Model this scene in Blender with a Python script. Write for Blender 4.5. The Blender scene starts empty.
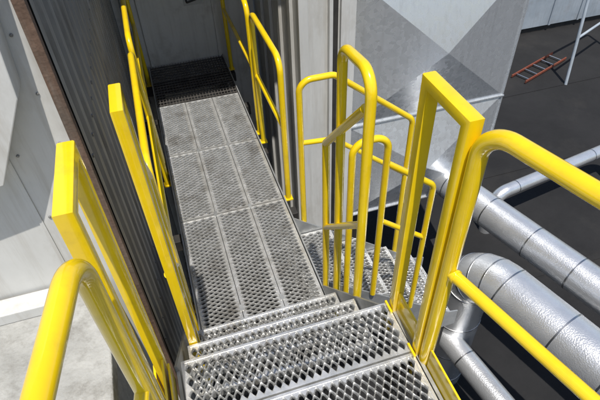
import bpy, bmesh, math, random
from mathutils import Vector, Matrix
random.seed(4)
S=bpy.context.scene
S.view_settings.view_transform='Standard'; S.view_settings.look='None'; S.view_settings.exposure=0
# ---------------- materials
def mat(name,c1,c2=None,rough=.5,metal=0.,scale=6.,bump=0.,bscale=60.,rvar=.0,stretch=(1,1,1),voro=False,contrast=(.35,.65),dirt=None,dirt_amt=.5,dirt_scale=3.,streak=None,coat=0):
    m=bpy.data.materials.new(name); m.use_nodes=True; nt=m.node_tree; N=nt.nodes; L=nt.links
    b=N['Principled BSDF']; c2=c2 or c1
    tc=N.new('ShaderNodeTexCoord'); mp=N.new('ShaderNodeMapping'); mp.inputs['Scale'].default_value=stretch
    L.new(tc.outputs['Object'],mp.inputs['Vector'])
    if voro:
        t=N.new('ShaderNodeTexVoronoi'); t.inputs['Scale'].default_value=scale; src=t.outputs['Color']
    else:
        t=N.new('ShaderNodeTexNoise'); t.inputs['Scale'].default_value=scale; t.inputs['Detail'].default_value=8; t.inputs['Roughness'].default_value=.65; src=t.outputs['Fac']
    L.new(mp.outputs[0],t.inputs['Vector'])
    r=N.new('ShaderNodeMapRange'); r.inputs[1].default_value=contrast[0]; r.inputs[2].default_value=contrast[1]
    L.new(src,r.inputs[0])
    mx=N.new('ShaderNodeMix'); mx.data_type='RGBA'; mx.inputs[6].default_value=(*c1,1); mx.inputs[7].default_value=(*c2,1)
    L.new(r.outputs[0],mx.inputs[0]); col=mx.outputs[2]
    def overlay(col,color,amt,sc,st,lo,hi):
        mp2=N.new('ShaderNodeMapping'); mp2.inputs['Scale'].default_value=st; L.new(tc.outputs['Object'],mp2.inputs['Vector'])
        t2=N.new('ShaderNodeTexNoise'); t2.inputs['Scale'].default_value=sc; t2.inputs['Detail'].default_value=10; t2.inputs['Roughness'].default_value=.7
        L.new(mp2.outputs[0],t2.inputs['Vector'])
        r2=N.new('ShaderNodeMapRange'); r2.inputs[1].default_value=lo; r2.inputs[2].default_value=hi; r2.inputs[4].default_value=amt
        L.new(t2.outputs['Fac'],r2.inputs[0])
        m2=N.new('ShaderNodeMix'); m2.data_type='RGBA'; m2.inputs[7].default_value=(*color,1)
        L.new(r2.outputs[0],m2.inputs[0]); L.new(col,m2.inputs[6]); return m2.outputs[2]
    if dirt: col=overlay(col,dirt,dirt_amt,dirt_scale,stretch,.52,.72)
    if streak: col=overlay(col,streak,.55,5,(5,5,.25),.5,.72)
    L.new(col,b.inputs['Base Color'])
    b.inputs['Metallic'].default_value=metal
    if coat: b.inputs['Coat Weight'].default_value=coat; b.inputs['Coat Roughness'].default_value=.06
    rr=N.new('ShaderNodeMapRange'); rr.inputs[3].default_value=max(.03,rough-rvar); rr.inputs[4].default_value=rough+rvar
    L.new(src,rr.inputs[0]); L.new(rr.outputs[0],b.inputs['Roughness'])
    if bump:
        n3=N.new('ShaderNodeTexNoise'); n3.inputs['Scale'].default_value=bscale; n3.inputs['Detail'].default_value=3
        L.new(tc.outputs['Object'],n3.inputs['Vector'])
        bp=N.new('ShaderNodeBump'); bp.inputs['Strength'].default_value=bump; bp.inputs['Distance'].default_value=.01
        L.new(n3.outputs['Fac'],bp.inputs['Height']); L.new(bp.outputs[0],b.inputs['Normal'])
    return m
YEL=mat('yellow_gloss_paint',(.84,.57,.004),(.90,.64,.008),rough=.22,rvar=.07,scale=5,bump=.05,bscale=25,dirt=(.42,.29,.03),dirt_amt=.28,dirt_scale=11,coat=.8)
GAL=mat('galvanised_plank',(.60,.60,.58),(.80,.80,.79),rough=.29,rvar=.14,metal=.65,scale=14,bump=.15,bscale=90,dirt=(.24,.20,.15),dirt_amt=.7,dirt_scale=4.2)
GALD=mat('galvanised_dull',(.36,.37,.37),(.48,.49,.49),rough=.45,rvar=.1,metal=.6,scale=9,bump=.1)
GRAT=mat('shade_dark_grating',(.08,.075,.07),(.14,.13,.12),rough=.65,metal=.4,scale=9)  # grating colour darkened to stand in for shade at the far end
DUCT=mat('galvanised_sheet',(.62,.645,.67),(.72,.745,.77),rough=.28,rvar=.07,metal=.62,scale=26,voro=True,contrast=(-.6,1.6),bump=.03,bscale=4,streak=(.50,.51,.52))
ALU=mat('aluminium_cladding',(.76,.77,.78),(.88,.89,.90),rough=.25,rvar=.08,metal=.75,scale=5,bump=.32,bscale=95)
BAND=mat('steel_band',(.5,.5,.5),(.6,.6,.6),rough=.3,metal=1.)
CORR=mat('weathered_siding',(.19,.183,.17),(.29,.28,.26),rough=.6,rvar=.1,scale=2.5,stretch=(4,4,.6),dirt=(.10,.085,.065),dirt_amt=.7,dirt_scale=3,streak=(.11,.1,.085))
RUST=mat('rusty_steel',(.08,.05,.035),(.16,.10,.07),rough=.8,scale=14,bump=.4,bscale=40,stretch=(1,1,.4),streak=(.22,.2,.17))
WHT=mat('white_painted_metal',(.55,.55,.53),(.66,.66,.64),rough=.45,scale=1.5,bump=.08,bscale=14,dirt=(.36,.33,.28),dirt_amt=.5,dirt_scale=2.2,stretch=(1.5,1.5,.7),streak=(.4,.37,.32))
CREAM=mat('cream_painted_metal',(.60,.58,.52),(.70,.68,.62),rough=.5,scale=2,bump=.08,bscale=10,dirt=(.36,.32,.26),dirt_amt=.7,streak=(.40,.37,.31))
CONC=mat('painted_concrete',(.29,.29,.275),(.42,.42,.40),rough=.85,scale=5,bump=.7,bscale=45,dirt=(.16,.15,.13),dirt_amt=.85,dirt_scale=6)
GRND=mat('dark_roof_membrane',(.008,.008,.009),(.015,.015,.016),rough=.95,scale=1.2,bump=.4,bscale=30,dirt=(.03,.028,.026),dirt_amt=.6,dirt_scale=.8)
DARK=mat('dark_steel',(.03,.03,.03),(.06,.055,.05),rough=.6,metal=.3)
GREY=mat('bolt_grey',(.2,.2,.2),(.3,.3,.29),rough=.5,metal=.5)
BLUW=mat('pale_blue_grey_paint',(.30,.35,.40),(.40,.45,.50),rough=.5,scale=2,dirt=(.25,.25,.25),streak=(.25,.26,.28))
ORG=mat('faded_red_fibreglass',(.16,.035,.02),(.24,.07,.035),rough=.7,dirt=(.08,.05,.035),dirt_amt=.8)
# ---------------- helpers
def root(name):
    e=bpy.data.objects.new(name,None); S.collection.objects.link(e); e.empty_display_size=.1
    return e
def mk(name,vs,fs,m,par,smooth=False,bevel=0):
    me=bpy.data.meshes.new(name); me.from_pydata([tuple(v) for v in vs],[],fs); me.update()
    bm=bmesh.new(); bm.from_mesh(me); bmesh.ops.recalc_face_normals(bm,faces=bm.faces); bm.to_mesh(me); bm.free()
    me.materials.append(m)
    if smooth:
        for p in me.polygons: p.use_smooth=True
        try: me.set_sharp_from_angle(angle=math.radians(40))
        except Exception: pass
    o=bpy.data.objects.new(name,me); S.collection.objects.link(o); o.parent=par
    if bevel:
        b=o.modifiers.new('b','BEVEL'); b.width=bevel; b.segments=2; b.limit_method='ANGLE'
    return o
CF=[(0,1,2,3),(7,6,5,4),(0,4,5,1),(1,5,6,2),(2,6,7,3),(3,7,4,0)]
def bxv(x0,x1,y0,y1,z0,z1):
    return [(x0,y0,z0),(x1,y0,z0),(x1,y1,z0),(x0,y1,z0),(x0,y0,z1),(x1,y0,z1),(x1,y1,z1),(x0,y1,z1)]
def box(name,x0,x1,y0,y1,z0,z1,m,par,bevel=.002):
    return mk(name,bxv(x0,x1,y0,y1,z0,z1),CF,m,par,bevel=bevel)
def boxes(name,lst,m,par,bevel=0):
    vs=[];fs=[]
    for b in lst:
        k=len(vs); vs+=bxv(*b); fs+=[tuple(i+k for i in f) for f in CF]
    return mk(name,vs,fs,m,par,bevel=bevel)
def fillet(pts,r,seg=7):
    pts=[Vector(p) for p in pts]
    if not r: return pts
    out=[pts[0]]
    for i in range(1,len(pts)-1):
        a,b,c=pts[i-1],pts[i],pts[i+1]; u=(a-b).normalized(); w=(c-b).normalized(); ang=u.angle(w)
        if ang>3.1: out.append(b); continue
        d=r/math.tan(ang/2); d=min(d,(a-b).length*.49 if i>1 else (a-b).length*.95,(c-b).length*.49 if i<len(pts)-2 else (c-b).length*.95)
        rr=d*math.tan(ang/2); cen=b+(u+w).normalized()*(rr/math.sin(ang/2))
        s=b+u*d; e=b+w*d; v0=s-cen; v1=e-cen; th=v0.angle(v1); ax=v0.cross(v1).normalized()
        for k in range(seg+1): out.append(cen+Matrix.Rotation(th*k/seg,3,ax)@v0)
    out.append(pts[-1]); return out
def prof_round(r,n=20): return [(r*math.cos(2*math.pi*i/n),r*math.sin(2*math.pi*i/n)) for i in range(n)]
def prof_sq(a,b,c=.005):
    a/=2;b/=2; P=[]
    for sx,sy,st in((1,1,0),(-1,1,90),(-1,-1,180),(1,-1,270)):
        for k in (0,45,90):
            t=math.radians(st+k); P.append((sx*(a-c)+c*math.cos(t),sy*(b-c)+c*math.sin(t)))
    return P
def sweep_data(pts,prof,nrm=None,vs=None,fs=None):
    vs=[] if vs is None else vs; fs=[] if fs is None else fs; n=len(prof); base=len(vs)
    T=[(pts[i+1]-pts[i]).normalized() for i in range(len(pts)-1)]
    N=Vector(nrm) if nrm else (Vector((0,0,1)) if abs(T[0].z)<.9 else Vector((1,0,0)))
    N=(N-T[0]*N.dot(T[0])).normalized()
    for i,p in enumerate(pts):
        tin=T[max(i-1,0)]; tout=T[min(i,len(T)-1)]
        B=tin.cross(N); bis=(tin+tout).normalized()
        for (a,b) in prof:
            off=N*a+B*b; s=-(off.dot(bis))/tin.dot(bis); vs.append(p+off+tin*s)
        q=tin.rotation_difference(tout); N=(q@N); N=(N-tout*N.dot(tout)).normalized()
    for i in range(len(pts)-1):
        for j in range(n):
            a=base+i*n+j; b=base+i*n+(j+1)%n; fs.append((a,b,b+n,a+n))
    fs.append(tuple(base+j for j in range(n))[::-1]); k=base+(len(pts)-1)*n; fs.append(tuple(k+j for j in range(n)))
    return vs,fs
def tube(name,pts,r,m,par,fr=.0,seg=8):
    vs,fs=sweep_data(fillet(pts,fr,seg),prof_round(r)); return mk(name,vs,fs,m,par,smooth=True)
def sqtube(name,pts,a,b,m,par,nrm):
    vs,fs=sweep_data([Vector(p) for p in pts],prof_sq(a,b),nrm); return mk(name,vs,fs,m,par,smooth=True)
def weld(name,pts,r,par,ax=(0,0,1)):
    vs=[];fs=[]
    for (p,d) in pts:
        p=Vector(p); d=Vector(d).normalized(); sweep_data([p-d*.004,p,p+d*.004],prof_round(r,16),None,vs,fs)
    return mk(name,vs,fs,YEL,par,smooth=True)
def plank(name,x0,x1,y0,y1,z,long_x,par,m=GAL,na=4,depth=.045,b=.031):
    """grip-strut plank: staggered serrated diamond openings, folded side channels."""
    fw=.012
    U=(x1-x0,y1-y0)
    W=(U[1] if long_x else U[0]); Ln=(U[0] if long_x else U[1])
    W2=W-2*fw; L2=Ln-2*fw; a=W2/na; nb=max(1,round(L2/b)); b=L2/nb
    vs=[];fs=[]
    def P(u,v,h):
        u+=fw; v+=fw
        return (x0+v,y0+u,z+h) if long_x else (x0+u,y0+v,z+h)
    def ring(cu,cv,s,h,tip):
        out=[]
        c=[(a/2,0),(0,b/2),(-a/2,0),(0,-b/2)]
        for k in range(4):
            p=c[k]; q=c[(k+1)%4]; f=1 if s==1 else 1.2
            sv=s if s==1 else s*.96
            out.append((cu+p[0]*s,cv+p[1]*sv,h+ (tip if s==1 else 0)*(0 if k%2==0 else 1)))
            out.append((cu+(p[0]+q[0])/2*s*f,cv+(p[1]+q[1])/2*sv*f,h+(tip*.5 if s==1 else 0)))
        return out
    for i in range(na*2+1):
        for j in range(nb*2+1):
            if (i+j)%2: continue
            cu=i*a/2; cv=j*b/2
            if i in(0,na*2) or j in(0,nb*2):
                pts=[(cu+a/2,cv),(cu,cv+b/2),(cu-a/2,cv),(cu,cv-b/2)]
                poly=[p for p in pts if -1e-6<=p[0]<=W2+1e-6 and -1e-6<=p[1]<=L2+1e-6]
                if len(poly)==2 : poly=[(cu,cv)]+poly
                k=len(vs); vs+= [P(p[0],p[1],.0) for p in poly]; fs.append(tuple(range(k,k+len(poly))))
            else:
                k=len(vs)
                jt=random.uniform(-.0012,.0012)
                for r in (ring(cu,cv,1,0,.006),ring(cu,cv,.76,-.003+jt,0),ring(cu,cv,.70,-.014,0)):
                    vs+=[P(*p) for p in r]
                for q in range(2):
                    for t in range(8):
                        A=k+q*8+t; B=k+q*8+(t+1)%8; fs.append((A,B,B+8,A+8))
    def bx(*b_):
        k=len(vs); vs.extend(bxv(*b_)); fs.extend([tuple(i+k for i in f) for f in CF])
    g=.002
    bx(x0+g,x0+fw,y0+g,y1-g,z-depth,z+.003); bx(x1-fw,x1-g,y0+g,y1-g,z-depth,z+.003)
    bx(x0+fw,x1-fw,y0+g,y0+fw,z-depth,z+.0025); bx(x0+fw,x1-fw,y1-fw,y1-g,z-depth,z+.0025)
    me=bpy.data.meshes.new(name); me.from_pydata(vs,[],fs); me.update(); me.materials.append(m)
    o=bpy.data.objects.new(name,me); S.collection.objects.link(o); o.parent=par; return o
# ---------------- ground
GZ=-3.0
g=root('ground'); mk('roof_membrane',[(-300,-300,GZ),(300,-300,GZ),(300,300,GZ),(-300,300,GZ)],[(0,1,2,3)],GRND,g)
boxes('membrane_laps',[(3.5,14,y,y+.09,GZ+.004,GZ+.009) for y in (1.2,3.2,5.2,7.2)],GRND,g)
# ---------------- walkway
w=root('metal_walkway')
XL,XR=-.14,.627; ys=[1.60,2.72,3.52,4.31]
pw=(XR-XL)/3
for j in range(3):
    for i in range(3):
        plank('grip_plank_%d_%d'%(j,i),XL+pw*i,XL+pw*(i+1),ys[j],ys[j+1]-.006,random.uniform(-.0015,.0015),False,w)
n=26
boxes('grating_bearing_bars',[(XL+(XR-XL-.006)*i/n,XL+(XR-XL-.006)*i/n+.005,4.315,5.12,-.032,0) for i in range(n+1)],GRAT,w)
boxes('grating_cross_bars',[(XL,XR,4.33+k*.05,4.338+k*.05,-.01,.0015) for k in range(16)],GRAT,w)
boxes('side_channels',[(XL-.014,XL-.004,1.6,5.12,-.15,.012),(XR+.004,XR+.014,1.6,5.12,-.15,.012)],GALD,w,.001)
boxes('cross_beams',[(XL-.2,XR+.1,y-.04,y+.04,-.25,-.152) for y in (1.66,2.72,3.52,4.31,5.0)],DARK,w,.002)
boxes('support_legs',[(XL+.0,XL+.08,y-.04,y+.04,GZ,-.252) for y in (1.66,3.52,5.0)]+[(XR-.08,XR,y-.04,y+.04,GZ,-.252) for y in (1.66,3.52,5.0)],DARK,w,.002)
boxes('hold_down_clips',[(XL+pw*i-.012,XL+pw*i+.012,y-.025,y+.02,.004,.009) for i in (1,2) for y in (1.86,2.72,3.52)],GALD,w)
# ---------------- short stair up to the platform
st=root('metal_staircase')
PX0,PX1=-.2,.627; PZ=.81
plank('tread_1',XL-.03,XR,1.34,1.60,.27,True,st)
plank('tread_2',XL-.05,XR,1.09,1.35,.54,True,st)
for k,x in enumerate((PX0-.022,XR+.006)):
    pts=[(1.84,-.14),(1.84,.03),(1.08,.84),(1.08,.62)]
    vs=[(x,p[0],p[1]) for p in pts]+[(x+.01,p[0],p[1]) for p in pts]
    mk('stringer_%d'%k,vs,[(0,1,2,3),(4,5,6,7),(0,1,5,4),(1,2,6,5),(2,3,7,6),(3,0,4,7)],GALD,st)
pl=root('metal_platform')
for k in range(6):
    y1=1.11-.243*k; plank('grip_plank_%d'%k,PX0,PX1+.04,y1-.241,y1,PZ+(0.004 if k==0 else 0),True,pl)
boxes('frame_channels',[(PX0-.02,PX0-.006,-.36,1.08,PZ-.16,PZ-.005),(PX1+.046,PX1+.06,-.36,1.08,PZ-.16,PZ-.005)],GALD,pl,.001)
boxes('support_legs',[(x,x+.07,y,y+.07,GZ,PZ-.05) for x in(PX0,PX1-.04) for y in(-.3,.85)],DARK,pl,.002)
# ---------------- railings
R=.021
e=root('safety_railing')
tube('frame',[(-.245,.74,PZ-.1),(-.245,.74,1.88),(-.30,.40,1.88),(-.36,-.4,1.88),(-.36,-.4,PZ-.1)],.0245,YEL,e,.085,12)
tube('midrail',[(-.245,.74,1.34),(-.30,.40,1.34),(-.36,-.4,1.34)],.02,YEL,e)
box('toe_plate',-.236,-.228,-.35,1.06,PZ-.02,PZ+.1,YEL,e)
e=root('safety_railing')
tube('frame',[(.70,.83,PZ-.1),(.70,.83,1.88),(.79,.52,1.88),(1.0,-.25,1.88),(1.0,-.25,PZ-.1)],.0245,YEL,e,.085,12)
tube('midrail',[(.70,.83,1.34),(.79,.50,1.34),(1.0,-.25,1.34)],.02,YEL,e)
weld('weld_beads',[((.708,.801,1.34),(.09,-.33,0))],.0235,e)
box('toe_plate',.690,.698,-.35,.80,PZ-.03,PZ+.11,YEL,e)
for x,y0,y1,a in ((-.265,.865,1.09,.044),(.690,.87,1.08,.044)):
    e=root('square_tube_railing')
    sqtube('frame',[(x,y0,PZ-.12),(x,y0,1.87),(x,y1,1.87),(x,y1,PZ-.12)],a,.036,YEL,e,(1,0,0))
    box('toe_plate',x-.004 if x>0 else x+.012,x+.006 if x>0 else x+.02,y0+.02,y1-.02,PZ-.1,PZ+.12,YEL,e)
    boxes('base_plates',[(x-.035,x-.026,yy-.03,yy+.03,PZ-.14,PZ+.02) for yy in (y0,y1)],YEL,e,.001)
e=root('stair_railing')
x=.655
tube('tall_loop',[(x,1.38,.42),(x,1.38,1.74),(x+.01,1.68,1.70),(x+.01,1.68,-.1)],.0215,YEL,e,.08)
tube('low_loop',[(x,1.84,-.1),(x,1.84,1.13),(x,1.42,1.58)],.0195,YEL,e,.03)
tube('midrail',[(x,1.84,.55),(x,1.38,1.02)],.0175,YEL,e)
e=root('stair_railing')
sqtube('frame',[(-.160,1.37,.3),(-.160,1.37,1.78),(-.160,1.50,1.78),(-.160,1.50,-.08)],.040,.034,YEL,e,(1,0,0))
tube('low_loop',[(-.175,1.84,-.1),(-.175,1.84,1.16),(-.172,1.52,1.55)],.0195,YEL,e,.05)
tube('midrail',[(-.175,1.84,.55),(-.170,1.38,1.02)],.0175,YEL,e)
def wrail(x,y0,y1,h=1.07):
    e=root('safety_railing')
    tube('frame',[(x,y0,-.1),(x,y0,h),(x,y1,h),(x,y1,-.1)],R,YEL,e,.1)
    tube('midrail',[(x,y0,.55),(x,y1,.55)],R*.85,YEL,e)
    weld('weld_beads',[((x,y0+.022,.55),(0,1,0)),((x,y1-.022,.55),(0,1,0))],R*.98,e)
    boxes('base_brackets',[(x-.03,x+.03,y-.03,y+.03,-.11,-.10) for y in (y0,y1)],YEL,e)
wrail(.695,2.82,3.60); wrail(.695,3.74,4.98)
wrail(-.185,2.02,3.3); wrail(-.185,3.45,4.95)
# ---------------- side stair descending to the right
ss=root('metal_staircase'); SY0,SY1=1.93,2.50
for k in range(4):
    x=.66+.25*k; plank('tread_%d'%k,x,x+.26,SY0,SY1,-.2*(k+1),False,ss)
plank('landing',1.66,1.80,SY0,SY1,-1.0,False,ss,na=2)
for y in (SY0-.014,SY1+.004):
    pts=[(.65,-.02),(1.72,-.88),(1.81,-.90),(1.81,-1.08),(1.65,-1.08),(.65,-.28)]
    vs=[(p[0],y,p[1]) for p in pts]+[(p[0],y+.01,p[1]) for p in pts]; n=6
    mk('stringer',vs,[tuple(range(6)),tuple(range(6,12))]+[(i,(i+1)%n,(i+1)%n+n,i+n) for i in range(n)],GALD,ss)
boxes('landing_legs',[(1.70,1.75,y,y+.05,GZ,-1.05) for y in(1.95,2.43)],DARK,ss)
e=root('stair_railing'); y=1.90
tube('end_loop',[(.82,y,-.2),(.82,y,1.04),(1.02,y,1.04),(1.02,y,-.3)],.02,YEL,e,.08)
tube('handrail',[(1.02,y,.86),(1.34,y,.61),(1.34,y,-.6)],.019,YEL,e,.07)
tube('midrail',[(1.02,y,.42),(1.34,y,.16)],.0165,YEL,e)
e=root('stair_railing'); y=2.53
tube('frame',[(.73,y,-.15),(.73,y,1.07),(.95,y,1.07),(1.52,y,.62),(1.52,y,-.8)],.02,YEL,e,.08)
tube('midrail',[(.73,y,.62),(.95,y,.60),(1.52,y,.14)],.0175,YEL,e,.05)
# ---------------- left building
lb=root('corrugated_building')
vs=[];fs=[]; y=1.70; pr=[]
pitch=.145
while y<5.12:
    for dy,dx in ((0,0),(.055,0),(.075,-.036),(.125,-.036)): pr.append((y+dy,-.34+dx))
    y+=pitch
for (yy,xx) in pr: vs+=[(xx,yy,GZ),(xx,yy,3.6)]
for i in range(len(pr)-1): fs.append((2*i,2*i+2,2*i+3,2*i+1))
mk('siding',vs,fs,CORR,lb)
box('corner_angle',-.37,-.335,1.615,1.65,GZ,3.61,RUST,lb)
box('corner_angle_inner',-.372,-.345,1.651,1.695,GZ,3.6,DARK,lb)
boxes('body',[(-4,-.39,1.70,6.6,GZ,3.6)],DARK,lb)
rows=[]
for z in (-1.2,.1,1.4,2.7):
    for i in range(24): rows.append((-.34,-.334,1.72+.145*i,1.732+.145*i,z,z+.012))
boxes('siding_fasteners',rows,GREY,lb)
wh=root('white_end_wall')
box('panel',-4,-.372,1.635,1.695,GZ,3.62,WHT,wh)
boxes('seam_strips',[(-.60,-.585,1.630,1.634,.87,3.6),(-1.3,-1.28,1.630,1.634,.87,3.6)],WHT,wh,.001)
vs=[];fs=[]
def disc(cx,cy,cz,r,d):
    k=len(vs);n=8
    for h,rr in((0,r),(d*.6,r),(d,r*.6)):
        for i in range(n):
            a=2*math.pi*i/n; vs.append((cx+rr*math.cos(a),cy-h,cz+rr*math.sin(a)))
    for q in range(2):
        for i in range(n): fs.append((k+q*n+i,k+q*n+(i+1)%n,k+q*n+n+(i+1)%n,k+q*n+n+i))
    fs.append(tuple(k+2*n+i for i in range(n)))
for i in range(14): disc(-.41,1.634,.95+.2*i+random.uniform(-.01,.01),.0055,.005)
for i in range(9): disc(-.555,1.634,.93+.3*i,.0055,.005)
mk('bolts',vs,fs,GREY,wh)
pts=[(-.385,2.4),(-.44,1.80),(-.60,1.50),(-1.2,1.38),(-1.2,2.4)]; n=5
vs=[(p[0],1.52,p[1]) for p in pts]+[(p[0],1.632,p[1]) for p in pts]
mk('sloped_hood',vs,[tuple(range(5)),tuple(range(5,10))]+[(i,(i+1)%n,(i+1)%n+n,i+n) for i in range(n)],WHT,wh,bevel=.004)
pa=root('concrete_parapet')
box('parapet_body',-4,-.50,-3,1.60,GZ,.70,CONC,pa,.006)
box('coping',-4,-.46,-3,1.62,.702,.79,CONC,pa,.008)
box('flashing',-4,-.62,1.53,1.622,.792,.85,WHT,pa,.004)
# back wall
bw=root('cream_back_wall')
box('wall',-.34,1.03,5.15,5.3,GZ,3.6,CREAM,bw)
boxes('door_frame',[(-.12,-.09,5.125,5.148,-.1,2.2),(.60,.63,5.125,5.148,-.1,2.2)],CREAM,bw,.002)
tube('latch',[(.36,5.15,.62),(.36,5.09,.62),(.50,5.09,.65),(.50,5.15,.65)],.01,DARK,bw,.01)
boxes('latch_plate',[(.33,.53,5.142,5.149,.57,.70)],GALD,bw,.001)
tube('conduit',[(-.25,5.05,-2.9),(-.25,5.05,2.38)],.018,GALD,bw)
boxes('conduit_clamps',[(-.275,-.225,5.03,5.149,z,z+.03) for z in(-.4,.4,1.3,2.2)],GALD,bw)
# added canopy, out of view, put here to shade the far walkway end
cy=root('added_shade_canopy')
box('shade_sheet',-.335,1.02,3.55,5.149,2.42,2.46,GALD,cy)
box('shade_fascia',-.335,1.02,3.53,3.549,2.36,2.47,GALD,cy)
boxes('shade_purlins',[(-.33,1.015,y,y+.05,2.36,2.418) for y in (3.9,4.5,5.05)],GALD,cy)
# ---------------- right white structure
rw=root('white_ribbed_enclosure')
box('body',1.06,1.54,3.62,5.6,GZ,3.4,WHT,rw)
boxes('ribs',[(1.055,1.13,3.585,3.619,GZ,3.4),(1.30,1.33,3.575,3.619,GZ,3.4),(1.40,1.47,3.585,3.619,GZ,3.4)],WHT,rw,.003)
boxes('groove',[(1.345,1.385,3.612,3.6195,GZ,3.4)],DARK,rw)
boxes('side_ribs',[(1.03,1.059,y,y+.07,GZ,3.4) for y in(3.75,4.1,4.45,4.8)],WHT,rw,.003)
# ---------------- duct box
db=root('galvanised_duct_box')
def xpanel(name,x0,x1,z0,z1,y,d=.03):
    cx,cz=(x0+x1)/2,(z0+z1)/2
    mk(name,[(x0,y,z0),(x1,y,z0),(x1,y,z1),(x0,y,z1),(cx,y-d,cz)],[(0,1,4),(1,2,4),(2,3,4),(3,0,4)],DUCT,db)
BX0,BX1,BY=1.56,3.22,3.72
zz=[-1.45,-.25,1.15,2.5]
for i in range(3): xpanel('cross_broken_panel_%d'%i,BX0,BX1,zz[i]+.006,zz[i+1]-.006,BY,.18)
boxes('flange_joints',[(BX0-.005,BX1+.02,BY-.018,BY+.02,z-.008,z+.008) for z in zz],DUCT,db,.002)
box('body',BX0+.002,BX1-.002,BY+.003,5.4,-1.45,2.5,DUCT,db)
boxes('corner_angles',[(BX1-.0,BX1+.012,BY-.012,BY+.04,-1.43,2.48)],DUCT,db)
boxes('legs',[(x,x+.1,y,y+.1,GZ,-1.452) for x in(1.7,3.0) for y in(3.85,5.2)],DARK,db)
# ---------------- insulated pipes
def pipe(name,pts,r,fr,step=.55):
    e=root(name); P=fillet(pts,fr,12); vs,fs=sweep_data(P,prof_round(r,40)); mk('cladding',vs,fs,ALU,e,smooth=True)
    vs=[];fs=[]; acc=0; nxt=.15
    for i in range(len(P)-1):
        sg=(P[i+1]-P[i]); l=sg.length; t=sg/l
        while nxt<acc+l:
            c=P[i]+t*(nxt-acc); sweep_data([c-t*.007,c+t*.007],prof_round(r+.003,40),None,vs,fs); nxt+=step*random.uniform(.85,1.1) if l>.2 else .12
        acc+=l
    mk('bands',vs,fs,BAND,e,smooth=True); return e
pipe('insulated_pipe',[(2.70,3.70,-1.2),(3.55,.9,-1.2),(3.55,.9,GZ)],.175,.28)
pipe('insulated_pipe',[(2.28,2.42,GZ),(2.28,2.42,-1.05),(2.95,.1,-1.05),(2.95,.1,GZ)],.235,.40,.5)
pipe('insulated_pipe',[(1.98,3.05,GZ),(1.98,3.05,-2.0),(2.60,.0,-2.2),(2.60,0,GZ)],.12,.25,.6)
pipe('insulated_pipe',[(4.0,4.2,GZ),(4.0,4.2,-2.3),(6.5,4.6,-2.3),(6.5,4.6,GZ)],.09,.2,.8)
# ---------------- distant things, upper right
en=root('equipment_enclosure'); box('body',7.3,11,9.4,10.9,GZ+.15,.6,BLUW,en)
boxes('panel_seams',[(x,x+.05,9.37,9.399,GZ+.15,.6) for x in(7.3,8.1,8.9,9.7)],BLUW,en); box('plinth',7.35,10.9,9.45,10.8,GZ,GZ+.149,DARK,en)
sc=root('pipe_guard_rail')
tube('frame',[(7.75,7.2,GZ),(7.95,7.6,-1.2),(9.6,8.2,-1.2),(9.6,8.2,GZ)],.03,BLUW,sc,.12)
tube('midrail',[(7.85,7.4,-2.1),(9.6,8.2,-2.1)],.025,BLUW,sc)
la=root('extension_ladder')
def tp(u,v):
    d=Vector((.93,.36)); n=Vector((-.36,.93)); o=Vector((7.0,7.5)); return o+d*u+n*v
for k,v in enumerate((0,.32)):
    a=tp(0,v);b=tp(1.5,v); sqtube('rail_%d'%k,[(a.x,a.y,GZ+.05),(b.x,b.y,GZ+.05)],.06,.022,ORG,la,(0,0,1))
for i in range(5):
    a=tp(.15+.3*i,0);b=tp(.15+.3*i,.32); tube('rung_%d'%i,[(a.x,a.y,GZ+.05),(b.x,b.y,GZ+.05)],.014,BAND,la)
# ---------------- place empties at their parts' base centre
bpy.context.view_layer.update()
for e in [o for o in S.objects if o.type=='EMPTY']:
    mn=Vector((1e9,)*3); mxx=Vector((-1e9,)*3)
    for c in e.children:
        for v in c.bound_box:
            for i in range(3): mn[i]=min(mn[i],v[i]); mxx[i]=max(mxx[i],v[i])
    loc=Vector(((mn.x+mxx.x)/2,(mn.y+mxx.y)/2,mn.z)); e.location=loc
    for c in e.children: c.matrix_parent_inverse=Matrix.Translation(-loc)
# ---------------- light
sd=Vector((-.035,-.34,.90)).normalized()
W=bpy.data.worlds.new('World'); S.world=W; W.use_nodes=True; nt=W.node_tree
sky=nt.nodes.new('ShaderNodeTexSky'); sky.sky_type='NISHITA'; sky.sun_disc=False
sky.sun_elevation=math.asin(sd.z); sky.sun_rotation=math.atan2(sd.x,sd.y)
nt.links.new(sky.outputs[0],nt.nodes['Background'].inputs[0]); nt.nodes['Background'].inputs[1].default_value=.12
l=bpy.data.lights.new('sun','SUN'); l.energy=4.8; l.angle=math.radians(.5); l.color=(1,.95,.87)
lo=bpy.data.objects.new('sun',l); S.collection.objects.link(lo); lo.rotation_euler=sd.to_track_quat('Z','Y').to_euler()
# ---------------- camera
X=Vector((.9537,.2285,-.1956)); Y=Vector((-.2989,.6474,-.7011))
Y.normalize(); X=(X-Y*X.dot(Y)).normalized(); Z=X.cross(Y)
c=bpy.data.cameras.new('camera'); c.lens=509/600*36; c.sensor_width=36; c.clip_end=1000; c.clip_start=.02
co=bpy.data.objects.new('camera',c); S.collection.objects.link(co)
M=Matrix((X,Y,Z)).to_4x4(); M.translation=Vector((0,0,2.6)); co.matrix_world=M
S.camera=co
